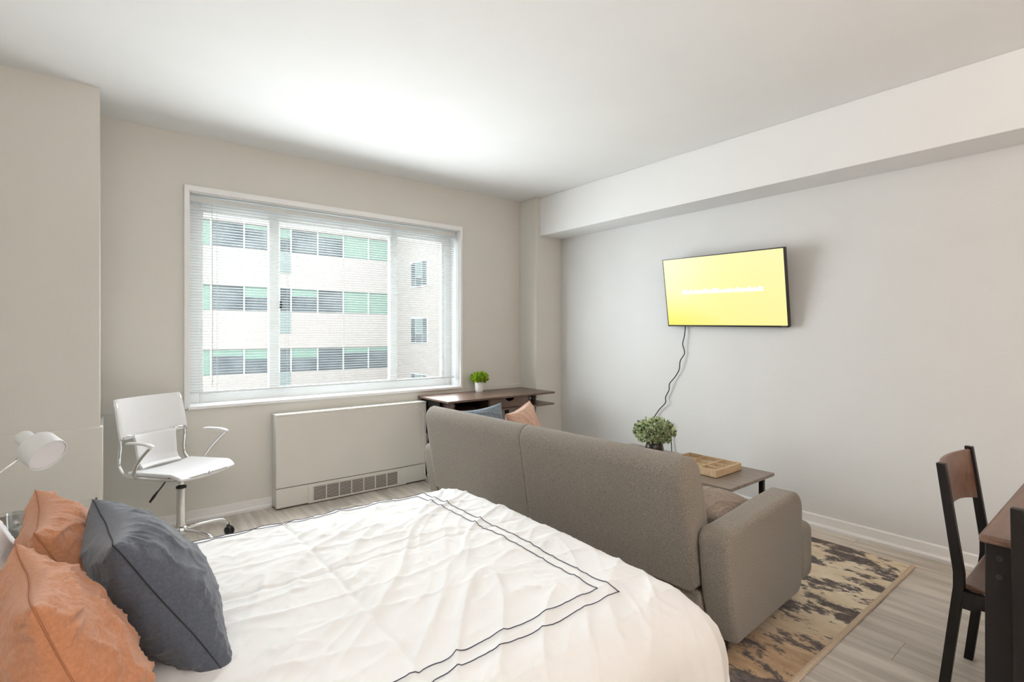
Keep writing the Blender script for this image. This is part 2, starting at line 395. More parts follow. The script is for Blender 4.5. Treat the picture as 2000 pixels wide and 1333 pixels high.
for (a, b_) in ((.545, .985), (1.058, 1.995), (2.065, 2.538)):
    bar(a, b_, .868, .886, WB+.012, nm='sash_rail'); bar(a, b_, 2.185, 2.205, WB+.012, nm='sash_rail')
    q = MB(); q.box(a-.004, b_+.004, WB+.028, WB+.032, .88, 2.19); q.build('pane', 'window_glass', win)
q = MB(); q.box(1.062, 1.076, WB-.016, WB, 1.50, 1.56); q.box(1.060, 1.080, WB-.026, WB-.014, 1.515, 1.535)
o = q.build('latch', 'black_metal', win, bevel=.002); tag(o, 'small dark latch on the left mullion')

# ------------------------------------------------------------------ blind
BY = 4.205
bl = thing('window_blind', (1.54, BY, OZ0), 'white horizontal slat blind hanging open in front of the window', 'blind')
m = MB(); m.box(.449, 2.630, BY-.018, BY+.018, 2.236, 2.274); m.build('headrail', 'slat_white', bl, bevel=.003)
m = MB(); m.box(.455, 2.622, BY-.012, BY+.012, .880, .892); m.build('bottom_rail', 'slat_white', bl, bevel=.003)
sm = MB()
prof = [(-.0125, -.0016), (-.006, .0002), (0, .0009), (.006, .0002), (.0125, -.0016)]
sm.prism(prof+[(y, z-.0006) for (y, z) in reversed(prof)], -1.085, 1.085, 'x')
sme = sm.mesh('slat', 'slat_white')
z = .905
while z < 2.236:
    link_mesh('slat', sme, bl, (0, 0, z-OZ0), (math.radians(-4+random.uniform(-1, 1)), random.uniform(-.0006, .0006), 0)); z += .0199
for x in (.62, 1.10, 1.54, 1.98, 2.46):
    q = MB(); q.tube([(x, BY-.013, 2.24), (x, BY-.013, .89)], .0007, 5); q.tube([(x, BY+.013, 2.24), (x, BY+.013, .89)], .0007, 5)
    q.build('ladder_cord', 'slat_white', bl)
q = MB(); q.tube([(.585, BY-.024, 2.235), (.588, BY-.024, 1.5), (.588, BY-.024, .93)], .0022, 6); q.build('tilt_wand', 'slat_white', bl)

# ------------------------------------------------------------------ building across the street
FY = 25.6; WX = 12.35; FP = 2.85; ZB = -14.0; ZT = 8.1
bd = thing('apartment_building', (4.0, FY, ZB), 'pale pinkish apartment building with ribbon windows seen through the blind', 'building')
m = MB(); m.box(-16, WX+9, FY+.12, FY+9, ZB, ZT); m.build('core_wall', 'facade_white', bd)
bands = []
z0 = 2.31-FP*5
spans = []
k = 0
zb = 2.31-FP*5
prev = ZB
while zb < ZT-1.2:
    q = MB(); q.box(-16, WX, FY, FY+.14, prev, zb); q.build('spandrel', 'facade_panel', bd, bevel=.01)
    bands.append(zb); prev = zb+1.12; zb += FP
q = MB(); q.box(-16, WX, FY, FY+.14, prev, ZT); q.build('spandrel', 'facade_panel', bd)
xsP = [-5.9, -4.6, -3.3, -2.95, -1.65, -.35, .95, 2.25, 3.54, 4.85, 6.35, 6.87, 8.12, 9.40, 10.73, 11.95]
for bi, zb in enumerate(bands):
    for i in range(len(xsP)-1):
        a, b_ = xsP[i]+.03, xsP[i+1]-.03
        rnd = random.random()
        near = zb > -1.5 and zb < 6
        kindm = 'pane_dark'
        if b_ > 9.4 and 2 < zb < 6: kindm = 'pane_green'
        elif a < 3.4 and rnd < .5: kindm = 'pane_green'
        wq = MB(); wq.box(a, b_, FY+.07, FY+.09, zb+.02, zb+1.10); wo = wq.build('window', kindm, bd)
        if kindm == 'pane_dark' and (rnd < .55):
            h = random.choice((.18, .26, .34, .45)); bq = MB(); bq.box(a, b_, FY+.064, FY+.07, zb+1.10-h, zb+1.10); bq.build('roller_blind', 'pane_green', wo)
        mq = MB(); mq.box(b_, b_+.06, FY+.02, FY+.12, zb, zb+1.12); mq.build('mullion', 'facade_white', bd)
    q = MB(); q.box(6.38, 6.84, FY-.02, FY+.02, zb-1.02, zb+.02); q.build('vertical_panel', 'pane_blind', bd)
    q = MB(); q.box(-16, xsP[0], FY+.02, FY+.12, zb, zb+1.12); q.build('end_panel', 'facade_panel', bd)
    q = MB(); q.box(xsP[-1]+.03, WX, FY+.0, FY+.12, zb, zb+1.12); q.build('end_panel', 'facade_panel', bd)
wg = bd
m = MB(); m.box(WX, WX+9, 9.0, FY+.1, ZB, ZT); m.build('wing_wall', 'facade_panel', wg)
for zc in [4.30-FP*j for j in range(-2, 6)]:
    for (y0, y1) in ((22.2, 24.0), (17.5, 19.3), (13.0, 14.8)):
        q = MB(); q.box(WX-.03, WX+.01, y0, y1, zc-.66, zc+.66); f_ = q.build('window', 'facade_white', wg)
        q = MB(); q.box(WX-.04, WX-.03, y0+.08, y0+.52, zc-.60, zc+.60); q.build('pane', 'pane_dark', f_)
        q = MB(); q.box(WX-.04, WX-.03, y1-.52, y1-.08, zc-.60, zc+.60); q.build('pane', 'pane_dark', f_)
        q = MB(); q.box(WX-.04, WX-.03, y0+.58, y1-.58, zc-.60, zc-.18); q.build('pane', 'pane_dark', f_)
        q = MB(); q.box(WX-.04, WX-.03, y0+.58, y1-.58, zc-.14, zc+.60); q.build('pane', 'pane_blind', f_)
m = MB(); m.box(-30, 11.9, 5.2, 25.2, ZB, -3.6)  # added unseen slab, throws skylight up to the room's ceiling
tag(m.build('bounce_slab', 'bounce_white', loc=(0, 15, -3.6)), 'added pale slab below the window bouncing light upward', kind='structure')
m = MB(); m.box(-60, 60, 4.5, 80, ZB-.5, ZB); tag(m.build('ground', 'asphalt', loc=(0, 25, ZB)), 'grey street level far below the window', kind='structure')

# ------------------------------------------------------------------ fan coil unit
fc = thing('fan_coil_unit', (1.6, 4.08, 0), 'cream metal heating cabinet with floor grille below the window', 'heater')
FX0, FX1, FYF = .968, 2.215, 4.01; FYB = WY-.016
m = MB(); m.box(FX0, FX1, FYF, FYB, .158, .692); m.build('upper_cover', 'unit_cream', fc, bevel=.006)
m = MB(); m.box(FX0, FX1, FYF-.002, FYB, .692, .706); m.build('top_plate', 'unit_top', fc, bevel=.003)
m = MB(); m.box(FX0+.004, FX1-.004, FYF+.004, FYB, .012, .154); m.build('base_cabinet', 'unit_cream', fc, bevel=.003)
m = MB(); m.box(FX0+.01, FX1-.01, FYF+.012, FYB, 0, .012); m.build('plinth', 'grille_dark', fc)
m = MB(); m.box(1.20, 2.02, FYF-.001, FYF+.006, .008, .148); m.build('grille_panel', 'unit_cream', fc, bevel=.002)
m = MB(); m.box(1.235, 1.938, FYF-.002, FYF+.002, .026, .130); m.build('grille_recess', 'grille_dark', fc)
for k in range(8):
    x = 1.235+.1004*k; q = MB(); q.box(x-.004, x+.004, FYF-.006, FYF, .026, .130); q.build('grille_bar', 'unit_cream', fc)
m = MB()
for k in range(7):
    for j in range(9):
        z = .034+.0112*j; x = 1.241+.1004*k; m.box(x, x+.090, FYF-.004, FYF-.001, z, z+.0035)
o = m.build('grille_louvres', 'unit_cream', fc); tag(o, kind='stuff')
for k in range(8):
    x = 1.30+.085*k; q = MB(); q.box(x, x+.07, FYF+.035, FYF+.085, .7055, .7075); q.build('top_vent', 'unit_cream', fc)
# loose white lead at the cabinet's right end
m = MB(); m.tube(catmull([(2.105, 4.005, .672), (2.135, 3.99, .655), (2.165, 3.985, .625), (2.175, 3.99, .56), (2.18, 4.0, .45), (2.18, 4.003, .30), (2.19, 4.0, .10), (2.2, 3.97, .006)]), .003, 6)
tag(m.build('white_cable', 'trim_white', loc=(2.15, 4.0, 0), smooth=True), 'thin white cable hanging down the right end of the heating cabinet', 'cable')

# ------------------------------------------------------------------ desk
DX0, DX1, DY0, DY1, DZ = 2.19, 3.39, 3.60, 4.126, .745
dk = thing('desk', (2.8, 3.86, 0), 'dark walnut writing desk with drawer and black angled legs', 'desk')
m = MB(); m.box(DX0, DX1, DY0, DY1, DZ-.018, DZ); m.build('desktop', 'walnut', dk, bevel=.003)
m = MB(); m.box(DX0+.06, DX1, DY0+.01, DY1, .618, .634); m.build('shelf', 'walnut', dk, bevel=.003)
for x in (2.255, 2.62, 3.085):
    q = MB(); q.box(x, x+.018, DY0+.03, DY1-.01, .634, DZ-.018); q.build('divider', 'walnut_dark', dk)
m = MB(); m.box(2.255, 3.10, DY1-.02, DY1-.008, .634, DZ-.018); m.build('back_panel', 'walnut_dark', dk)
# drawer front with a half-moon finger cut
pts = [(2.642, .638), (3.08, .638), (3.08, DZ-.022)]
cx_ = 2.86
pts += [(cx_+.055, DZ-.022)]+[(cx_+.052*math.cos(a), DZ-.022-.030*math.sin(a)) for a in [PI*k/10 for k in range(0, 11)]]+[(cx_-.055, DZ-.022), (2.642, DZ-.022)]
m = MB(); m.prism(pts, DY0+.030, DY0+.046, 'y'); dr = m.build('drawer', 'walnut', dk)
m = MB(); m.box(2.645, 3.075, DY0+.046, DY1-.05, .640, .652); m.build('drawer_bottom', 'walnut_dark', dr)
for x in (2.2575, 3.094):
    for z in (.66, .70):
        q = MB(); q.lathe([(0.0001, -.002), (.006, -.002), (.006, .001), (.0001, .001)], 10, Matrix.Translation((x+.006, DY0+.029, z)) @ Matrix.Rotation(PI/2, 4, 'X')); q.build('screw_cap', 'chrome', dk)
m = MB(); m.box(DX0+.034, DX0+.052, DY0+.20, DY1-.01, .42, DZ-.018); m.build('side_board', 'black_metal', dk)
for sx, x in ((-1, 2.33), (1, 3.14)):
    for sy, y in ((-1, DY0+.07), (1, DY1-.07)):
        q = MB(); q.tube([(x, y, .618), (x+sx*.10, y+sy*.02, 0)], [.024, .017], 4); q.build('leg', 'black_metal', dk)
    q = MB(); q.box(x-.02, x+.02, DY0+.06, DY1-.06, .600, .618); q.build('leg_bracket', 'black_metal', dk)

def leafset(n, cen, rad, size, seed, up=0.0, asp=.55):
    rs = random.Random(seed); m = MB()
    for i in range(n):
        while True:
            d = Vector((rs.uniform(-1, 1), rs.uniform(-1, 1), rs.uniform(-.75, 1)))
            if .35 < d.length < 1: break
        p_ = Vector((cen[0]+d.x*rad[0], cen[1]+d.y*rad[1], cen[2]+d.z*rad[2]))
        ax = (d+Vector((rs.uniform(-.6, .6), rs.uniform(-.6, .6), rs.uniform(-.3, .6)+up))).normalized()
        sd = ax.orthogonal().normalized(); sd = Matrix.Rotation(rs.uniform(0, 2*PI), 3, ax) @ sd; nn = ax.cross(sd)
        L = size*rs.uniform(.7, 1.3); W = L*asp
        vs = [p_-ax*L*.5, p_-ax*L*.15+sd*W*.5+nn*W*.12, p_+ax*L*.25+sd*W*.42+nn*W*.12, p_+ax*L*.5, p_+ax*L*.25-sd*W*.42+nn*W*.12, p_-ax*L*.15-sd*W*.5+nn*W*.12]
        m.add(vs, [(0, 1, 2, 3), (0, 3, 4, 5)])
    return m
# small plant on desk
PX, PY = 2.805, 4.04
pt = thing('potted_plant', (PX, PY, DZ), 'small bright green plant in a white pot on the desk', 'plant')
m = MB(); m.lathe([(.034, 0), (.036, .012), (.041, .014), (.043, .09), (.041, .093), (.038, .092), (.036, .075), (.001, .074)], 24, Matrix.Translation((PX, PY, DZ))); smooth_by_angle(m.build('pot', 'pot_white', pt))
m = leafset(260, (PX, PY-.005, DZ+.135), (.092, .080, .058), .034, 3, .3); o = m.build('foliage', 'leaf_bright', pt); tag(o, kind='stuff')
m = MB()
for k in range(14):
    a = k*2.4; m.tube([(PX+.012*math.cos(a), PY+.012*math.sin(a), DZ+.075), (PX+.05*math.cos(a), PY+.045*math.sin(a), DZ+.14)], .0015, 4)
o = m.build('stems', 'leaf_bright', pt); tag(o, kind='stuff')

# ------------------------------------------------------------------ rug
RX0, RX1, RY0, RY1 = 1.70, 3.53, .825, 3.20
rg = thing('area_rug', ((RX0+RX1)/2, (RY0+RY1)/2, 0), 'beige abstract area rug with dark brown blotches under the sofa', 'rug')
m = MB(); m.box(RX0+.012, RX1-.012, RY0+.018, RY1-.018, 0, .009); m.build('pile', 'rug_pile', rg)
m = MB(); m.tube([(RX0, RY0+.012, .006), (RX1, RY0+.012, .006)], .0125, 8, .55); m.build('binding', 'rug_binding', rg)
m = MB(); m.tube([(RX0, RY1-.012, .006), (RX1, RY1-.012, .006)], .0125, 8, .55); m.build('binding', 'rug_binding', rg)
m = MB(); m.tube([(RX1-.008, RY0, .005), (RX1-.008, RY1, .005)], .007, 8, .7); m.build('binding', 'rug_binding', rg)
m = MB(); m.tube([(RX0+.008, RY0, .005), (RX0+.008, RY1, .005)], .007, 8, .7); m.build('binding', 'rug_binding', rg)

# ------------------------------------------------------------------ sofa  (local: x depth from rear, y along the length from the right arm)
SL = 2.16
sf = thing('sofa', (1.872, .992, 0), 'grey-brown fabric sofa with low arms seen from behind', 'sofa', rz=math.radians(2.6))
def arcpts(cx, cz, rx, rz_, a0, a1, n=6): return [(cx+rx*math.cos(math.radians(a0+(a1-a0)*k/n)), cz+rz_*math.sin(math.radians(a0+(a1-a0)*k/n))) for k in range(n+1)]
armp = [(.02, .10), (.62, .10)]+arcpts(.63, .16, .055, .06, -80, 0, 3)+[(.692, .40)]+arcpts(.60, .480, .092, .098, 0, 100, 6)+[(.40, .571), (.10, .552)]+arcpts(-.005, .50, .055, .052, 80, 180, 4)+[(-.035, .30)]
for y0, y1 in ((0, .125), (SL-.125, SL)):
    q = MB(); q.prism(armp, y0, y1, 'y'); q.build('arm', 'sofa_fabric', sf, bevel=.024, seg=5, world=False, angle=50)
backp = [(-.055, .285)]+[(-.135, .74)]+arcpts(-.075, .755, .062, .070, 170, 10, 6)+[(.02, .70), (.075, .50), (.10, .285)]
def loft(poly, slices):
    """slices: (y, inset) pairs; the profile shrinks by the inset towards rounded ends"""
    c = Vector((sum(p_[0] for p_ in poly)/len(poly), sum(p_[1] for p_ in poly)/len(poly))); n_ = len(poly); mb = MB(); vs = []; fs = []
    for (y, ins) in slices:
        for p_ in poly:
            d = Vector(p_)-c; hx = max(.001, abs(d.x)); k = 1-ins/max(d.length, .02)
            vs.append((c.x+d.x*max(0, 1-ins/.085), y, c.y+d.y*max(0, 1-ins/.27)))
    m_ = len(slices)
    for i_ in range(m_-1):
        for j_ in range(n_): fs.append((i_*n_+j_, i_*n_+(j_+1) % n_, (i_+1)*n_+(j_+1) % n_, (i_+1)*n_+j_))
    fs.append(tuple(range(n_-1, -1, -1))); fs.append(tuple((m_-1)*n_+j_ for j_ in range(n_)))
    return mb.add(vs, fs)
def dense(poly, k=3):
    out = []
    for i_ in range(len(poly)):
        a, b_ = Vector(poly[i_]), Vector(poly[(i_+1) % len(poly)])
        nn_ = max(1, int((b_-a).length/.05))
        for q_ in range(nn_): out.append(tuple(a+(b_-a)*q_/nn_))
    return out
backp = dense(backp)
RO = [(0, .030), (.004, .018), (.012, .008), (.024, .002), (.036, 0), (.060, 0), (.12, 0)]
RI = [(.06, 0), (.02, 0), (.007, 0), (.003, .0012), (0, .0035)]
ya, yb, yc = .130, SL/2, SL-.130
q = loft(backp, [(ya+a, i_) for a, i_ in RO]+[(yb-a-.0005, i_) for a, i_ in RI]); smooth_by_angle(q.build('back_cushion', 'sofa_fabric', sf, world=False), 60)
q = loft(backp, [(yb+.0005+a, i_) for a, i_ in reversed(RI)]+[(yc-a, i_) for a, i_ in reversed(RO)]); smooth_by_angle(q.build('back_cushion', 'sofa_fabric', sf, world=False), 60)
q = MB(); q.box(-.02, .66, .126, SL-.126, .10, .275); q.build('base_frame', 'sofa_fabric', sf, bevel=.015, seg=3, world=False)
for y0, y1 in ((.128, SL/2-.002), (SL/2+.002, SL-.128)):
    q = MB(); q.box(.06, .72, y0, y1, .275, .42); q.build('seat_cushion', 'sofa_fabric', sf, bevel=.035, seg=4, world=False)
q = MB(); q.box(.70, .865, .012, SL-.012, .11, .385); q.build('front_pad', 'sofa_fabric', sf, bevel=.045, seg=4, world=False)
for x in (.10, .54):
    for y in (.10, SL-.10):
        q = MB(); q.lathe([(.020, .0095), (.030, .10)], 16); q.v = [(a+x, b_+y, c) for (a, b_, c) in q.v]; q.build('leg', 'black_plastic', sf, world=False)

# ------------------------------------------------------------------ cushions
def cushion(name, m_, seam_m, cen, uax, vax, W, H, T, label, seed=1, group=None, wr=.006, pinch=.10, cat='cushion', seam=True, n=84):
    u = Vector(uax).normalized(); v = Vector(vax); v = (v-u*v.dot(u)).normalized(); nn = u.cross(v)
    rs = seed*13.7
    def outline(a, b_):
        sx = 1-pinch*(1-b_*b_)*abs(a)**2 if True else 1
        sy = 1-pinch*(1-a*a)*abs(b_)**2
        return a*W/2*sx, b_*H/2*sy
    def th(a, b_):
        e = max(0.0, (1-a*a)*(1-b_*b_))
        return T/2*e**.42
    def ear(a, b_): return .012*(abs(a)*abs(b_))**6
    mb = MB(); N = n
    def face(sgn):
        def f(i, j):
            a = math.sin((i*2-1)*PI/2)*.0+ (i*2-1); b_ = (j*2-1)
            # denser near the edges
            a = math.copysign(1-(1-abs(a))**1.5, a); b_ = math.copysign(1-(1-abs(b_))**1.5, b_)
            x, y = outline(a, b_); t = th(a, b_)
            edge = max(abs(a), abs(b_))
            inner = min(1, (1-edge)*9)
            # gathers running in from the seams plus broad dents
            if abs(a) > abs(b_): gt = noise.noise((a*3+rs, b_*22+2*noise.noise((a*2, b_*2, rs)), sgn*3.0))
            else: gt = noise.noise((a*22+2*noise.noise((a*2, b_*2, rs)), b_*3+rs, sgn*3.0))
            g = wr*1.05*inner*(edge**2.5)*gt
            r_ = 1-abs(noise.noise((x*8+y*3+rs, y*14+sgn*5, 1.3)))
            r2 = 1-abs(noise.noise((x*20+rs, y*11+sgn*2, 4.3)))
            g += wr*1.0*inner*(r_**7)+wr*.5*inner*(r2**8)-wr*.4*inner+wr*.9*inner*noise.noise((x*5+rs, y*5, sgn*7.0))
            z = sgn*(t+g)+.006*noise.noise((x*6+rs, y*6, 9.0))
            return (x, y, z)
        return f
    mb.grid(face(1), N, N); mb.grid(face(-1), N, N)
    me = mb.mesh(name, m_, True)
    b = bmesh.new(); b.from_mesh(me); bmesh.ops.remove_doubles(b, verts=b.verts, dist=.0004); bmesh.ops.recalc_face_normals(b, faces=b.faces); b.to_mesh(me); b.free()
    for q in me.polygons: q.use_smooth = True
    root = thing(name, cen, label, cat, 0, group)
    R = Matrix((u, v, nn)).transposed()
    root.rotation_euler = R.to_euler()
    o = bpy.data.objects.new('cover', me); COL.objects.link(o); o.parent = root
    if seam:
        pts = []
        for k in range(160):
            s = k/40; e = int(s) % 4; t = (s-int(s))*2-1
            a, b_ = ((t, -1), (1, t), (-t, 1), (-1, -t))[e]
            x, y = outline(a, b_); z = .006*noise.noise((x*6+rs, y*6, 9.0)); pts.append((x*1.004, y*1.004, z))
        pts.append(pts[0])
        q = MB(); q.tube(pts, .0015, 5); q.build('seam', seam_m, root, True, world=False)
    return root

# ------------------------------------------------------------------ bed and duvet
BZ = .50
bed = thing('bed', (.3, 1.63, 0), 'low bed with mattress under a white duvet', 'bed')
m = MB(); m.box(-.90, 1.42, .87, 2.27, .24, .465); m.build('mattress', 'mattress_cloth', bed, bevel=.05, seg=4)
m = MB(); m.box(-.92, 1.43, .86, 2.28, .10, .24); m.build('base', 'black_metal', bed, bevel=.01)
for x in (-.85, 1.36):
    for y in (.93, 2.21):
        q = MB(); q.lathe([(.02, 0), (.028, .10)], 14, Matrix.Translation((x, y, 0))); q.build('leg', 'black_metal', bed)
FXs, NYs, FYs, RR = 1.345, .95, 2.19, .155
def edge(d, r=RR):
    if d <= 0: return d, 0.0
    if d < r*PI/2: return r*math.sin(d/r), r*(1-math.cos(d/r))
    e = d-r*PI/2
    return r+.10*e, r+e*.99
def duvet(s, t):
    """s along x, t along y in cloth metres"""
    ox, dx = edge(s-FXs); x = FXs+ox
    if t < NYs: oy, dy = edge(NYs-t); y = NYs-oy
    elif t > FYs: oy, dy = edge(t-FYs); y = FYs+oy
    else: dy = 0; y = t
    cx_ = max(0, 1-((t-1.635)/.75)**2); 
    z = BZ+.022+.022*cx_-.010*max(0, (s-.6)/.7)**2
    drop = dx+dy-.25*min(dx, dy)
    z -= drop
    # broad puff, long folds, creases
    topw = max(0, 1-drop*5)
    h = .007*fbm(s*1.5+3, t*1.7, 0)+.0022*fbm(s*5, t*5+7, 2)
    wv = .5*noise.noise((s*1.3, t*1.3, 6.0))
    # long folds fanning diagonally across the bed
    al = .66*s+.75*t; pe = .75*s-.66*t
    f1 = 1-abs(noise.noise((al*1.5+.6*wv, pe*7.0+1.6*wv, 3.3))); h += .0105*(f1**9)*min(1, max(0, s+.05)*1.3)
    f2 = 1-abs(noise.noise((al*2.6-9, pe*12+2.2*wv, 4.1))); h += .0048*(f2**9)
    # creases running the length of the bed and fine crumples
    f3 = 1-abs(noise.noise((s*1.6+2, t*8.5+.8*s, 8.8))); h += .0040*f3**12
    f4 = 1-abs(noise.noise((s*12+2*wv, t*14+1, 1.7))); h += .0022*f4**8
    f5 = 1-abs(noise.noise((s*24, t*21, 5.7))); h += .0011*f5**7
    # packing creases
    for (v0, dd) in ((1.64-t, 0), (.56-s, 0), (.02-s, 0)):
        h -= .0045*math.exp(-(v0/.007)**2)
    z += h*(.35+.65*topw)
    # draping waves on hanging cloth
    if dy > .01: y += .020*((1-abs(noise.noise((s*4.2+t*.8, t*.7, 2.2))))**5-.35)*min(1, dy*6)*(-1 if t < NYs else 1)
    if dy > .05: y += (.020*math.sin(s*15+1.5*fbm(s*2, 1))+.012*fbm(s*9, t*2))*min(1, (dy-.05)*5)*(-1 if t < NYs else 1)
    if dx > .05: x += (.014*math.sin(t*17+2*fbm(t*2, 3))+.010*fbm(t*9, s*2))*min(1, (dx-.05)*5)
    return Vector((x, y, max(z, .04)))
S0, S1, T0, T1 = -.42, FXs+.44, NYs-.50, FYs+.46
m = MB(); m.grid(lambda i, j: duvet(S0+(S1-S0)*i, T0+(T1-T0)*j), 330, 330)
DL = (.4, 1.63, BZ)
dv = thing('duvet', DL, 'white duvet with a double dark stitched border spread over the bed', 'duvet')
dvo = m.build('cover', 'bed_linen', dv, True, recalc=False)
so = dvo.modifiers.new('thick', 'SOLIDIFY'); so.thickness = .010; so.offset = -1
def stitch(a, b_, n=140):
    pts = []
    for k in range(n+1):
        f = k/n; s = a[0]+(b_[0]-a[0])*f; t = a[1]+(b_[1]-a[1])*f
        pw = .004*noise.noise((s*7, t*7, 1))
        s2, t2 = (s+pw, t) if a[0] == b_[0] else (s, t+pw)
        p_ = duvet(s2, t2); e = .003
        nrm = (duvet(s2+e, t2)-p_).cross(duvet(s2, t2+e)-p_).normalized()
        pts.append(p_+nrm*.0024)
    q = MB(); q.tube(pts, .0014, 5); q.build('stitching', 'stitch_dark', dv, True)
for k, (sx, ny, fy) in enumerate(((1.205, 1.000, 2.228), (1.160, 1.046, 2.188))):
    stitch((S0+.02, ny), (sx, ny)); stitch((sx, ny), (sx, fy)); stitch((S0+.02, fy), (sx, fy))

# pillows on the bed
cushion('throw_pillow', 'slate_cloth', 'slate_seam', (.094, 1.548, .688), (-.04, .45, -.018), (-.19, -.03, .33), .465, .42, .20,
        'dark slate grey throw pillow leaning at the front of the bed pillows', 2, wr=.009)
cushion('throw_pillow', 'terracotta_cloth', 'terracotta_seam', (-.045, 1.252, .695), (-.058, .42, -.03), (-.13, -.03, .35), .445, .41, .17,
        'near terracotta throw pillow at the bottom left corner of the picture', 5, 'terracotta pillows on the bed', wr=.013)
cushion('throw_pillow', 'terracotta_cloth', 'terracotta_seam', (-.055, 1.770, .685), (-.03, .42, 0), (-.17, -.03, .34), .43, .40, .17,
        'far terracotta throw pillow behind the slate grey pillow', 8, 'terracotta pillows on the bed', wr=.011)
cushion('bed_pillow', 'bed_linen', 'bed_linen', (-.232, 1.76, .695), (-.02, .65, 0), (-.17, 0, .36), .62, .44, .13,
        'white bed pillow propped up at the left picture edge', 11, wr=.006, cat='pillow')
# sofa cushions
cushion('sofa_cushion', 'blue_grey_cloth', 'slate_seam', (2.075, 2.935, .612), (.40, -.03, .035), (-.03, .07, .40), .36, .36, .17,
        'blue-grey cushion on the far end of the sofa', 14, wr=.007)
cushion('sofa_cushion', 'pink_cloth', 'terracotta_seam', (2.27, 2.715, .618), (.36, .16, .05), (-.05, .08, .40), .37, .37, .17,
        'dusty pink cushion on the far end of the sofa', 17, wr=.007)
cushion('sofa_cushion', 'taupe_cloth', 'taupe_cloth', (2.235, 1.30, .497), (.42, .03, 0), (0, .25, .015), .32, .30, .13,
        'taupe cushion on the sofa tucked behind the near arm', 20, wr=.006)

# ------------------------------------------------------------------ nightstand, lamp, glass
ns = thing('nightstand', (-.55, 2.72, 0), 'small dark nightstand hidden behind the bed pillows', 'nightstand')
m = MB(); m.box(-.80, -.235, 2.50, 2.96, .525, .55); m.build('top', 'walnut', ns, bevel=.004)
m = MB(); m.box(-.78, -.26, 2.53, 2.94, .30, .525); m.build('body', 'walnut_dark', ns, bevel=.003)
m = MB(); m.box(-.76, -.28, 2.515, 2.53, .32, .51); q = m.build('drawer', 'walnut', ns, bevel=.003)
for x in (-.76, -.28):
    for y in (2.55, 2.92):
        q = MB(); q.tube([(x, y, .30), (x, y, 0)], [.018, .012], 10); q.build('leg', 'walnut_dark', ns)
gl = MB(); gl.lathe([(.001, 0), (.026, 0), (.030, .098), (.028, .098), (.0245, .006), (.001, .006)], 28, Matrix.Translation((-.262, 2.60, .55)), cap=False)
tag(gl.build('drinking_glass', 'tumbler_glass', loc=(-.262, 2.60, .55), smooth=True), 'clear drinking glass on the nightstand behind the pillows', 'glass')
lp = thing('table_lamp', (-.52, 2.62, .55), 'white reading lamp with a drum head and thin bent stem', 'lamp')
hc = Vector((-.198, 2.60, .873)); ax = Vector((.58, -.66, -.48)).normalized()
Mh = Matrix.Translation(hc) @ ax.to_track_quat('Z', 'Y').to_matrix().to_4x4()
m = MB(); m.lathe([(.001, -.098), (.024, -.096), (.028, -.088), (.028, -.042), (.040, -.036), (.060, -.026), (.064, -.016), (.064, .044), (.0605, .044), (.0595, .034), (.001, .034)], 32, Mh, cap=False)
hd = smooth_by_angle(m.build('lamp_head', 'lamp_white', lp), 35)
m = MB(); m.lathe([(.001, .035), (.0592, .035), (.0592, .038), (.001, .038)], 32, Mh, cap=False); m.build('diffuser', 'diffuser', hd)
st = hc-ax*.03+Vector((-.03, 0, -.035))
m = MB(); m.tube(catmull([st, (-.31, 2.60, .800), (-.42, 2.61, .70), (-.50, 2.62, .60), (-.52, 2.62, .56)]), .0035, 8); m.build('stem', 'chrome', lp, True)
m = MB(); m.tube([st, st+Vector((-.018, 0, -.014))], .005, 8); m.build('stem_joint', 'black_plastic', lp, True)
m = MB(); m.lathe([(.001, 0), (.06, 0), (.06, .012), (.055, .016), (.001, .016)], 28, Matrix.Translation((-.52, 2.62, .55)), cap=False); smooth_by_angle(m.build('base', 'lamp_white', lp))

# ------------------------------------------------------------------ office chair (local: +x forward)
oc = thing('office_chair', (.352, 3.685, 0), 'white sling office chair with chrome arms and castor base', 'chair', rz=math.radians(-55.7))
SZ = .492
def seatf(i, j):
    fx = -.165+.385*i; y = (j*2-1)
    hw = .205*(1-.10*max(0, (i-.75)/.25)**2)
    z = SZ+.004-.014*math.cos(y*PI/2)+.012*(i-.2)-.030*max(0, (i-.80)/.20)**2
    return (fx, y*hw, z)
m = MB(); m.grid(seatf, 20, 16); o = m.build('seat', 'white_leather', oc, True, world=False)
q = o.modifiers.new('t', 'SOLIDIFY'); q.thickness = .018; q.offset = 0; q = o.modifiers.new('b', 'BEVEL'); q.width = .006; q.segments = 3
bk = [(-.150, .500, .125), (-.172, .515, .125), (-.188, .55, .125), (-.196, .60, .128), (-.205, .66, .130), (-.210, .690, .135), (-.2105, .6905, .215), (-.225, .76, .215), (-.243, .84, .213), (-.262, .905, .210), (-.266, .918, .205)]
def backf(i, j):
    k = i*(len(bk)-1); a = min(int(k), len(bk)-2); f = k-a
    p0, p1 = bk[a], bk[a+1]; x = p0[0]+(p1[0]-p0[0])*f; z = p0[1]+(p1[1]-p0[1])*f; hw = p0[2]+(p1[2]-p0[2])*f
    y = j*2-1
    return (x-.022*(1-y*y), y*hw, z)
m = MB(); m.grid(backf, 31, 14); o = m.build('backrest', 'white_leather', oc, True, world=False)
q = o.modifiers.new('t', 'SOLIDIFY'); q.thickness = .014; q.offset = 0; q = o.modifiers.new('b', 'BEVEL'); q.width = .004; q.segments = 2
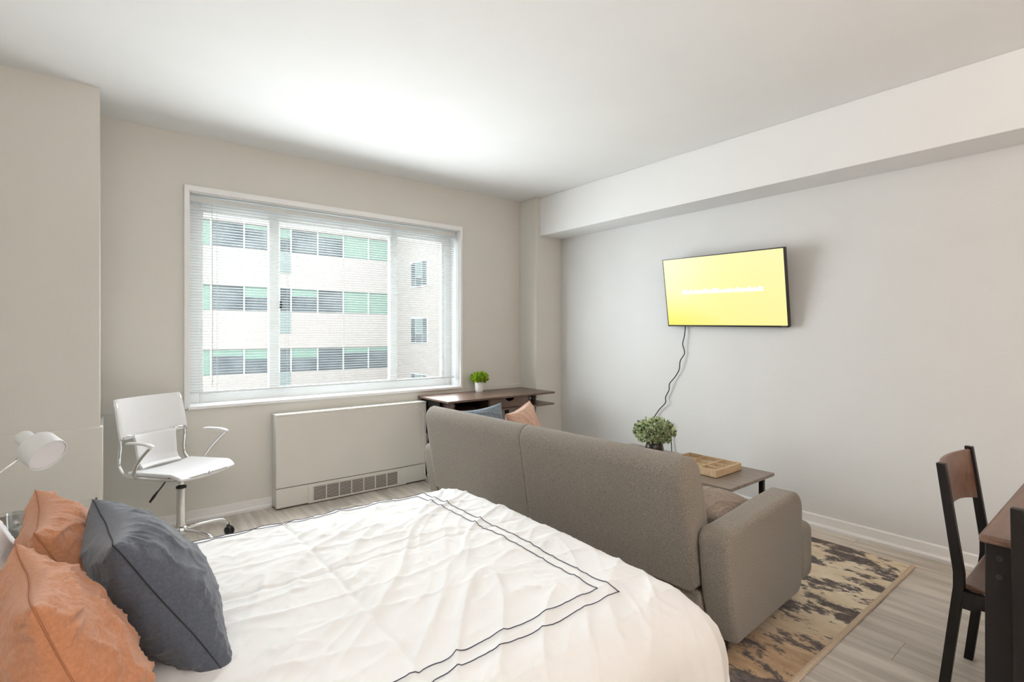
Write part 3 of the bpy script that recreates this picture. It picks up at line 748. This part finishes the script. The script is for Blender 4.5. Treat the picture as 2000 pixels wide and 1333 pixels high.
for s in (-1, 1):
    q = MB(); q.tube(catmull([(-.262, s*.204, .90), (-.222, s*.206, .72), (-.215, s*.207, .66), (-.225, s*.208, .57), (-.215, s*.208, .515), (-.175, s*.206, .482), (-.08, s*.202, .474), (.10, s*.196, .476), (.185, s*.176, .478), (.212, s*.12, .478), (.216, 0, .478)], 6), .0095, 10); q.build('side_tube', 'chrome', oc, True, world=False)
    q = MB(); q.tube([(-.212, s*.206, .700), (-.214, s*.13, .700)], .006, 8); q.build('back_clip', 'chrome', oc, True, world=False)
    q = MB(); q.tube(catmull([(-.09, s*.205, .470), (-.075, s*.232, .505), (-.03, s*.246, .57), (.045, s*.250, .64), (.080, s*.250, .668)], 5), .0095, 10); q.build('arm_tube', 'chrome', oc, True, world=False)
    q = MB(); q.tube(catmull([(-.105, s*.250, .678), (-.06, s*.250, .684), (.04, s*.250, .684), (.095, s*.250, .672)], 5), [.004]+[.016]*14+[.006], 10, .5); q.build('armrest', 'white_leather', oc, True, world=False)
q = MB(); q.lathe([(.016, .34), (.016, .47)], 18); q.build('piston', 'chrome', oc, True, world=False)
q = MB(); q.lathe([(.025, .10), (.025, .36), (.027, .362), (.027, .374), (.018, .376)], 20); smooth_by_angle(q.build('column', 'chrome', oc, world=False))
q = MB(); q.lathe([(.028, .366), (.028, .378), (.017, .382)], 20); q.build('collar', 'black_plastic', oc, world=False)
q = MB(); q.lathe([(.021, .445), (.021, .468)], 16); q.box(-.09, .09, -.07, .07, .462, .472); q.build('seat_plate', 'black_plastic', oc, world=False)
q = MB(); q.tube(catmull([(-.01, .0, .455), (-.015, -.07, .44), (-.03, -.10, .40), (-.04, -.115, .375)], 5), .004, 7); lv = q.build('lever', 'black_plastic', oc, True, world=False)
q = MB(); q.tube([(-.040, -.115, .378), (-.052, -.132, .348), (-.064, -.148, .318)], [.007, .013, .010], 10, .6); q.build('lever_grip', 'black_plastic', lv, True, world=False)
q = MB(); q.lathe([(.034, .085), (.038, .10), (.036, .125), (.027, .135)], 20); q.build('hub', 'chrome', oc, True, world=False)
for k in range(5):
    a = math.radians(13+72*k+55.7); c_, s_ = math.cos(a), math.sin(a)
    q = MB(); q.tube(catmull([(.02*c_, .02*s_, .112), (.12*c_, .12*s_, .116), (.215*c_, .215*s_, .110), (.252*c_, .252*s_, .094), (.266*c_, .266*s_, .066)], 5), .0125, 8, .8); q.build('base_leg', 'chrome', oc, True, world=False)
    b_ = math.radians(90+72*k+20*k)
    cs = bpy.data.objects.new('castor', None); 
    q = MB(); dx, dy = math.cos(b_), math.sin(b_); cx_, cy_ = .268*c_+.012*dy, .268*s_-.012*dx
    for sg in (-1, 1):
        Mx = Matrix.Translation((cx_+dx*.011*sg, cy_+dy*.011*sg, .028)) @ Vector((dx, dy, 0)).to_track_quat('Z', 'Y').to_matrix().to_4x4()
        q.lathe([(.001, -.009), (.022, -.009), (.0275, -.005), (.0275, .005), (.022, .009), (.001, .009)], 20, Mx, cap=False)
    q.tube([(.266*c_, .266*s_, .075), (cx_, cy_, .032)], .010, 8)
    smooth_by_angle(q.build('castor', 'black_plastic', oc, world=False), 40)

# ------------------------------------------------------------------ coffee table, plant, tray
CX0, CX1, CY0, CY1, CTZ = 2.77, 3.315, 1.495, 2.62, .422
ct = thing('coffee_table', (3.04, 2.06, 0), 'grey oak coffee table with thin black metal legs', 'table')
m = MB(); m.box(CX0, CX1, CY0, CY1, CTZ-.02, CTZ); m.build('tabletop', 'oak_grey', ct, bevel=.003)
for x in (CX0+.045, CX1-.045):
    for y in (CY0+.06, CY1-.06):
        q = MB(); z_ = .0095; q.box(x-.014, x+.014, y-.014, y+.014, z_, CTZ-.02); q.build('leg', 'black_metal', ct, bevel=.002)
for x in (CX0+.045, CX1-.045):
    q = MB(); q.box(x-.012, x+.012, CY0+.07, CY1-.07, CTZ-.042, CTZ-.02); q.build('rail', 'black_metal', ct)
for y in (CY0+.06, CY1-.06):
    q = MB(); q.box(CX0+.055, CX1-.055, y-.012, y+.012, CTZ-.042, CTZ-.02); q.build('rail', 'black_metal', ct)
PX, PY = 3.07, 2.225
pt = thing('potted_plant', (PX, PY, CTZ), 'bushy sage green plant in a dark pot on the coffee table', 'plant')
m = MB(); m.lathe([(.045, 0), (.060, .02), (.066, .06), (.058, .095), (.050, .105), (.054, .112), (.048, .112), (.044, .09), (.001, .088)], 28, Matrix.Translation((PX, PY, CTZ)), cap=False); m.build('pot', 'pot_bronze', pt, True)
m = leafset(720, (PX, PY, CTZ+.185), (.150, .140, .096), .030, 21, .25, .8); o = m.build('foliage', 'leaf_sage', pt); tag(o, kind='stuff')
m = leafset(90, (PX, PY, CTZ+.185), (.152, .142, .098), .018, 23, .2, .7); o = m.build('dark_sprigs', 'leaf_dark', pt); tag(o, kind='stuff')
m = MB()
for k in range(26):
    a = k*2.399; r_ = .04+.10*((k % 7)/7); m.tube(catmull([(PX+.015*math.cos(a), PY+.015*math.sin(a), CTZ+.09), (PX+.6*r_*math.cos(a), PY+.6*r_*math.sin(a), CTZ+.16), (PX+r_*math.cos(a), PY+r_*math.sin(a), CTZ+.17+.09*math.cos(r_*9))], 4), .0014, 4)
o = m.build('stems', 'leaf_dark', pt); tag(o, kind='stuff')
# divided tray
TX0, TX1, TY0, TY1 = 2.905, 3.205, 1.655, 2.03; tz = CTZ; th_ = .050
tr = thing('divided_tray', ((TX0+TX1)/2, (TY0+TY1)/2, tz), 'pale pine tray with small compartments on the coffee table', 'tray')
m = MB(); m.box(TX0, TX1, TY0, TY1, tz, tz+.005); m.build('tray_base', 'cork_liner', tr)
for (a, b_, c, d_) in ((TX0, TX1, TY0, TY0+.010), (TX0, TX1, TY1-.010, TY1), (TX0, TX0+.010, TY0+.010, TY1-.010), (TX1-.010, TX1, TY0+.010, TY1-.010)):
    q = MB(); q.box(a, b_, c, d_, tz, tz+th_); q.build('side', 'pine', tr, bevel=.0015)
for k in (1, 2):
    y = TY0+(TY1-TY0)*k/3; q = MB(); q.box(TX0+.01, TX1-.01, y-.003, y+.003, tz+.005, tz+th_-.004); q.build('divider', 'pine', tr)
    x = TX0+(TX1-TX0)*k/3; q = MB(); q.box(x-.003, x+.003, TY0+.01, TY1-.01, tz+.005, tz+th_-.005); q.build('divider', 'pine', tr)
m = MB(); rs = random.Random(4)
for k in range(60):
    x = rs.uniform(TX0+.02, TX1-.02); y = rs.uniform(TY0+.02, TY1-.02); s_ = rs.uniform(.005, .010)
    m.lathe([(.001, 0), (s_, s_*.4), (s_*.9, s_*1.0), (.001, s_*1.4)], 6, Matrix.Translation((x, y, tz+.005)), cap=False)
o = m.build('small_pieces', 'pebbles', tr); tag(o, kind='stuff')

# ------------------------------------------------------------------ television (local: +x faces the room)
TW, TH = .968, .556
tvc = Vector((TX-.110, 2.048, 1.632))
tv = thing('television', tvc, 'wall mounted flat television tilted down showing a yellow screen', 'television')
nrm = Vector((-.984, 0, -.180)).normalized(); yv = Vector((0, 1, 0)); yv = (Matrix.Rotation(math.radians(-1.1), 3, nrm) @ yv); uv = nrm.cross(yv); 
if uv.z < 0: uv = -uv
R = Matrix((nrm, yv, uv)).transposed()
if R.determinant() < 0: yv = -yv; R = Matrix((nrm, yv, uv)).transposed()
tv.rotation_euler = R.to_euler()
q = MB(); q.box(-.035, -.002, -TW/2, TW/2, -TH/2, TH/2); q.build('housing', 'tv_black', tv, bevel=.004, world=False)
q = MB()
for (a, b_, c, d_) in ((-TW/2, TW/2, TH/2-.007, TH/2), (-TW/2, TW/2, -TH/2, -TH/2+.012), (-TW/2, -TW/2+.007, -TH/2, TH/2), (TW/2-.007, TW/2, -TH/2, TH/2)): q.box(-.004, .003, a, b_, c, d_)
q.build('bezel', 'tv_black', tv, world=False)
q = MB(); q.box(-.003, .0005, -TW/2+.007, TW/2-.007, -TH/2+.012, TH/2-.007); scr = q.build('screen', 'tv_screen', tv, world=False)
q = MB(); rs = random.Random(3); y = -.33
while y < .315:
    w_ = rs.uniform(.011, .019); h_ = rs.choice((.026, .026, .030, .038)); 
    q.box(.0006, .0012, y, y+w_, -.0155, -.0155+h_); y += w_+rs.choice((.0025, .003, .003, .004))
o = q.build('caption', 'tv_text', scr, world=False); tag(o, 'blurred line of white lettering')
q = MB(); q.box(.0025, .0032, TW/2-.05, TW/2-.012, -TH/2+.003, -TH/2+.009) if yv.y < 0 else q.box(.0025, .0032, -TW/2+.012, -TW/2+.05, -TH/2+.003, -TH/2+.009)
q.build('badge', 'chrome', tv, world=False)
q = MB(); q.box(-.060, -.035, -.20, .20, -.15, .15); q.build('rear_housing', 'tv_black', tv, world=False, bevel=.01)
q = MB(); q.box(-.098, -.060, -.10, .10, -.08, .08); q.build('wall_mount', 'black_metal', tv, world=False)
# kinked run of the cord down the wall: (y, z)
cord_yz = [(2.405, 1.39), (2.405, 1.293), (2.424, 1.221), (2.41, 1.145), (2.444, 1.08), (2.458, 1.007), (2.502, 0.94), (2.547, 0.881), (2.557, 0.828), (2.592, 0.763), (2.587, 0.716), (2.654, 0.651), (2.707, 0.578), (2.761, 0.494), (2.832, 0.439), (2.888, 0.393)]
pts = [(TX-.045, cord_yz[0][0]+.01, cord_yz[0][1]+.03)]+[(TX-.020-.012*math.sin(i*1.1)**2, y_, z_) for i, (y_, z_) in enumerate(cord_yz)]
pts += [(TX-.03, 2.56, .56), (TX-.02, 2.54, .40), (TX-.034, 2.52, .25), (TX-.036, 2.50, .10)]
m = MB(); m.tube(catmull(pts, 5), .0042, 7); tag(m.build('power_cord', 'black_plastic', loc=(TX-.02, 2.5, .1), smooth=True), 'thin black power cord hanging from the television down the wall', 'cord')

# ------------------------------------------------------------------ dining set
DT0, DT1, DTY0, DTY1, DTZ = 1.905, 3.02, -.46, .305, .75
dt = thing('dining_table', (2.46, -.08, 0), 'reddish brown dining table with square black metal legs at right', 'table')
m = MB(); m.box(DT0, DT1, DTY0, DTY1, DTZ-.024, DTZ-.001); m.build('tabletop', 'mahogany', dt, bevel=.008, seg=3)
for x in (DT0+.012, DT1-.072):
    for y in (DTY0+.012, DTY1-.072):
        q = MB(); q.box(x, x+.060, y, y+.060, 0, DTZ-.024); lg = q.build('leg', 'black_metal', dt, bevel=.003)
        if x < 2.2:
            for z in (.640, .690):
                q = MB(); q.lathe([(.001, -.003), (.008, -.003), (.008, .001), (.001, .001)], 12, Matrix.Translation((x, y+.03, z)) @ Matrix.Rotation(PI/2, 4, 'Y'), cap=False); q.build('bolt', 'black_plastic', lg)
for y in (DTY0+.03, DTY1-.055):
    q = MB(); q.box(DT0+.07, DT1-.07, y, y+.025, DTZ-.085, DTZ-.024); q.build('apron', 'black_metal', dt)
for x in (DT0+.03, DT1-.055):
    q = MB(); q.box(x, x+.025, DTY0+.07, DTY1-.07, DTZ-.065, DTZ-.024); q.build('apron', 'black_metal', dt)
def dining_chair(loc, rz, label):
    """local: +x is forwards, rear posts at x=0"""
    c = thing('dining_chair', loc, label, 'chair', rz, 'dining chairs at the table')
    for s in (-1, 1):
        y = s*.215
        pr = [(-.012, 0), (.016, 0), (.066, .44), (.066, .49), (.016, .855), (-.010, .855), (.036, .49), (.036, .44)]
        q = MB(); q.prism(pr, y-.013, y+.013, 'y'); q.build('back_post', 'black_metal', c, world=False, bevel=.002)
        q = MB(); q.box(.385, .412, y-.013, y+.013, 0, .43); q.build('front_leg', 'black_metal', c, world=False, bevel=.002)
        q = MB(); q.box(.060, .390, y-.010, y+.010, .385, .432); q.build('side_rail', 'black_metal', c, world=False)
        q = MB(); q.prism([(.062, .432), (.062, .375), (.085, .375), (.150, .432)], y-.014, y-.010 if s < 0 else y+.014, 'y'); q.build('gusset', 'black_metal', c, world=False)
    q = MB(); q.box(.385, .408, -.205, .205, .385, .432); q.build('front_rail', 'black_metal', c, world=False)
    q = MB(); q.box(.058, .078, -.205, .205, .385, .432); q.build('rear_rail', 'black_metal', c, world=False)
    q = MB(); q.box(.055, .425, -.205, .205, .432, .452); q.build('seat', 'mahogany', c, world=False, bevel=.007, seg=3)
    def bf(i, j):
        y = -.205+.41*i; z = .655+.190*j; bow = .030*(1-((i-.5)*2)**2)
        z += (.020*(1-((i-.5)*2)**2) if j < .01 else 0)
        x = .052-(z-.49)*.126
        return (x-bow-.004, y, z)
    q = MB(); q.grid(bf, 17, 6); o = q.build('backrest', 'mahogany', c, True, world=False)
    k = o.modifiers.new('t', 'SOLIDIFY'); k.thickness = .013; k.offset = 0; k = o.modifiers.new('b', 'BEVEL'); k.width = .003; k.segments = 2
    return c
dining_chair((2.50, .465, 0), -PI/2, 'brown wood and black metal dining chair nearest the television wall')
dining_chair((1.843, .004, 0), 0, 'dining chair at the right picture edge showing one black back post')
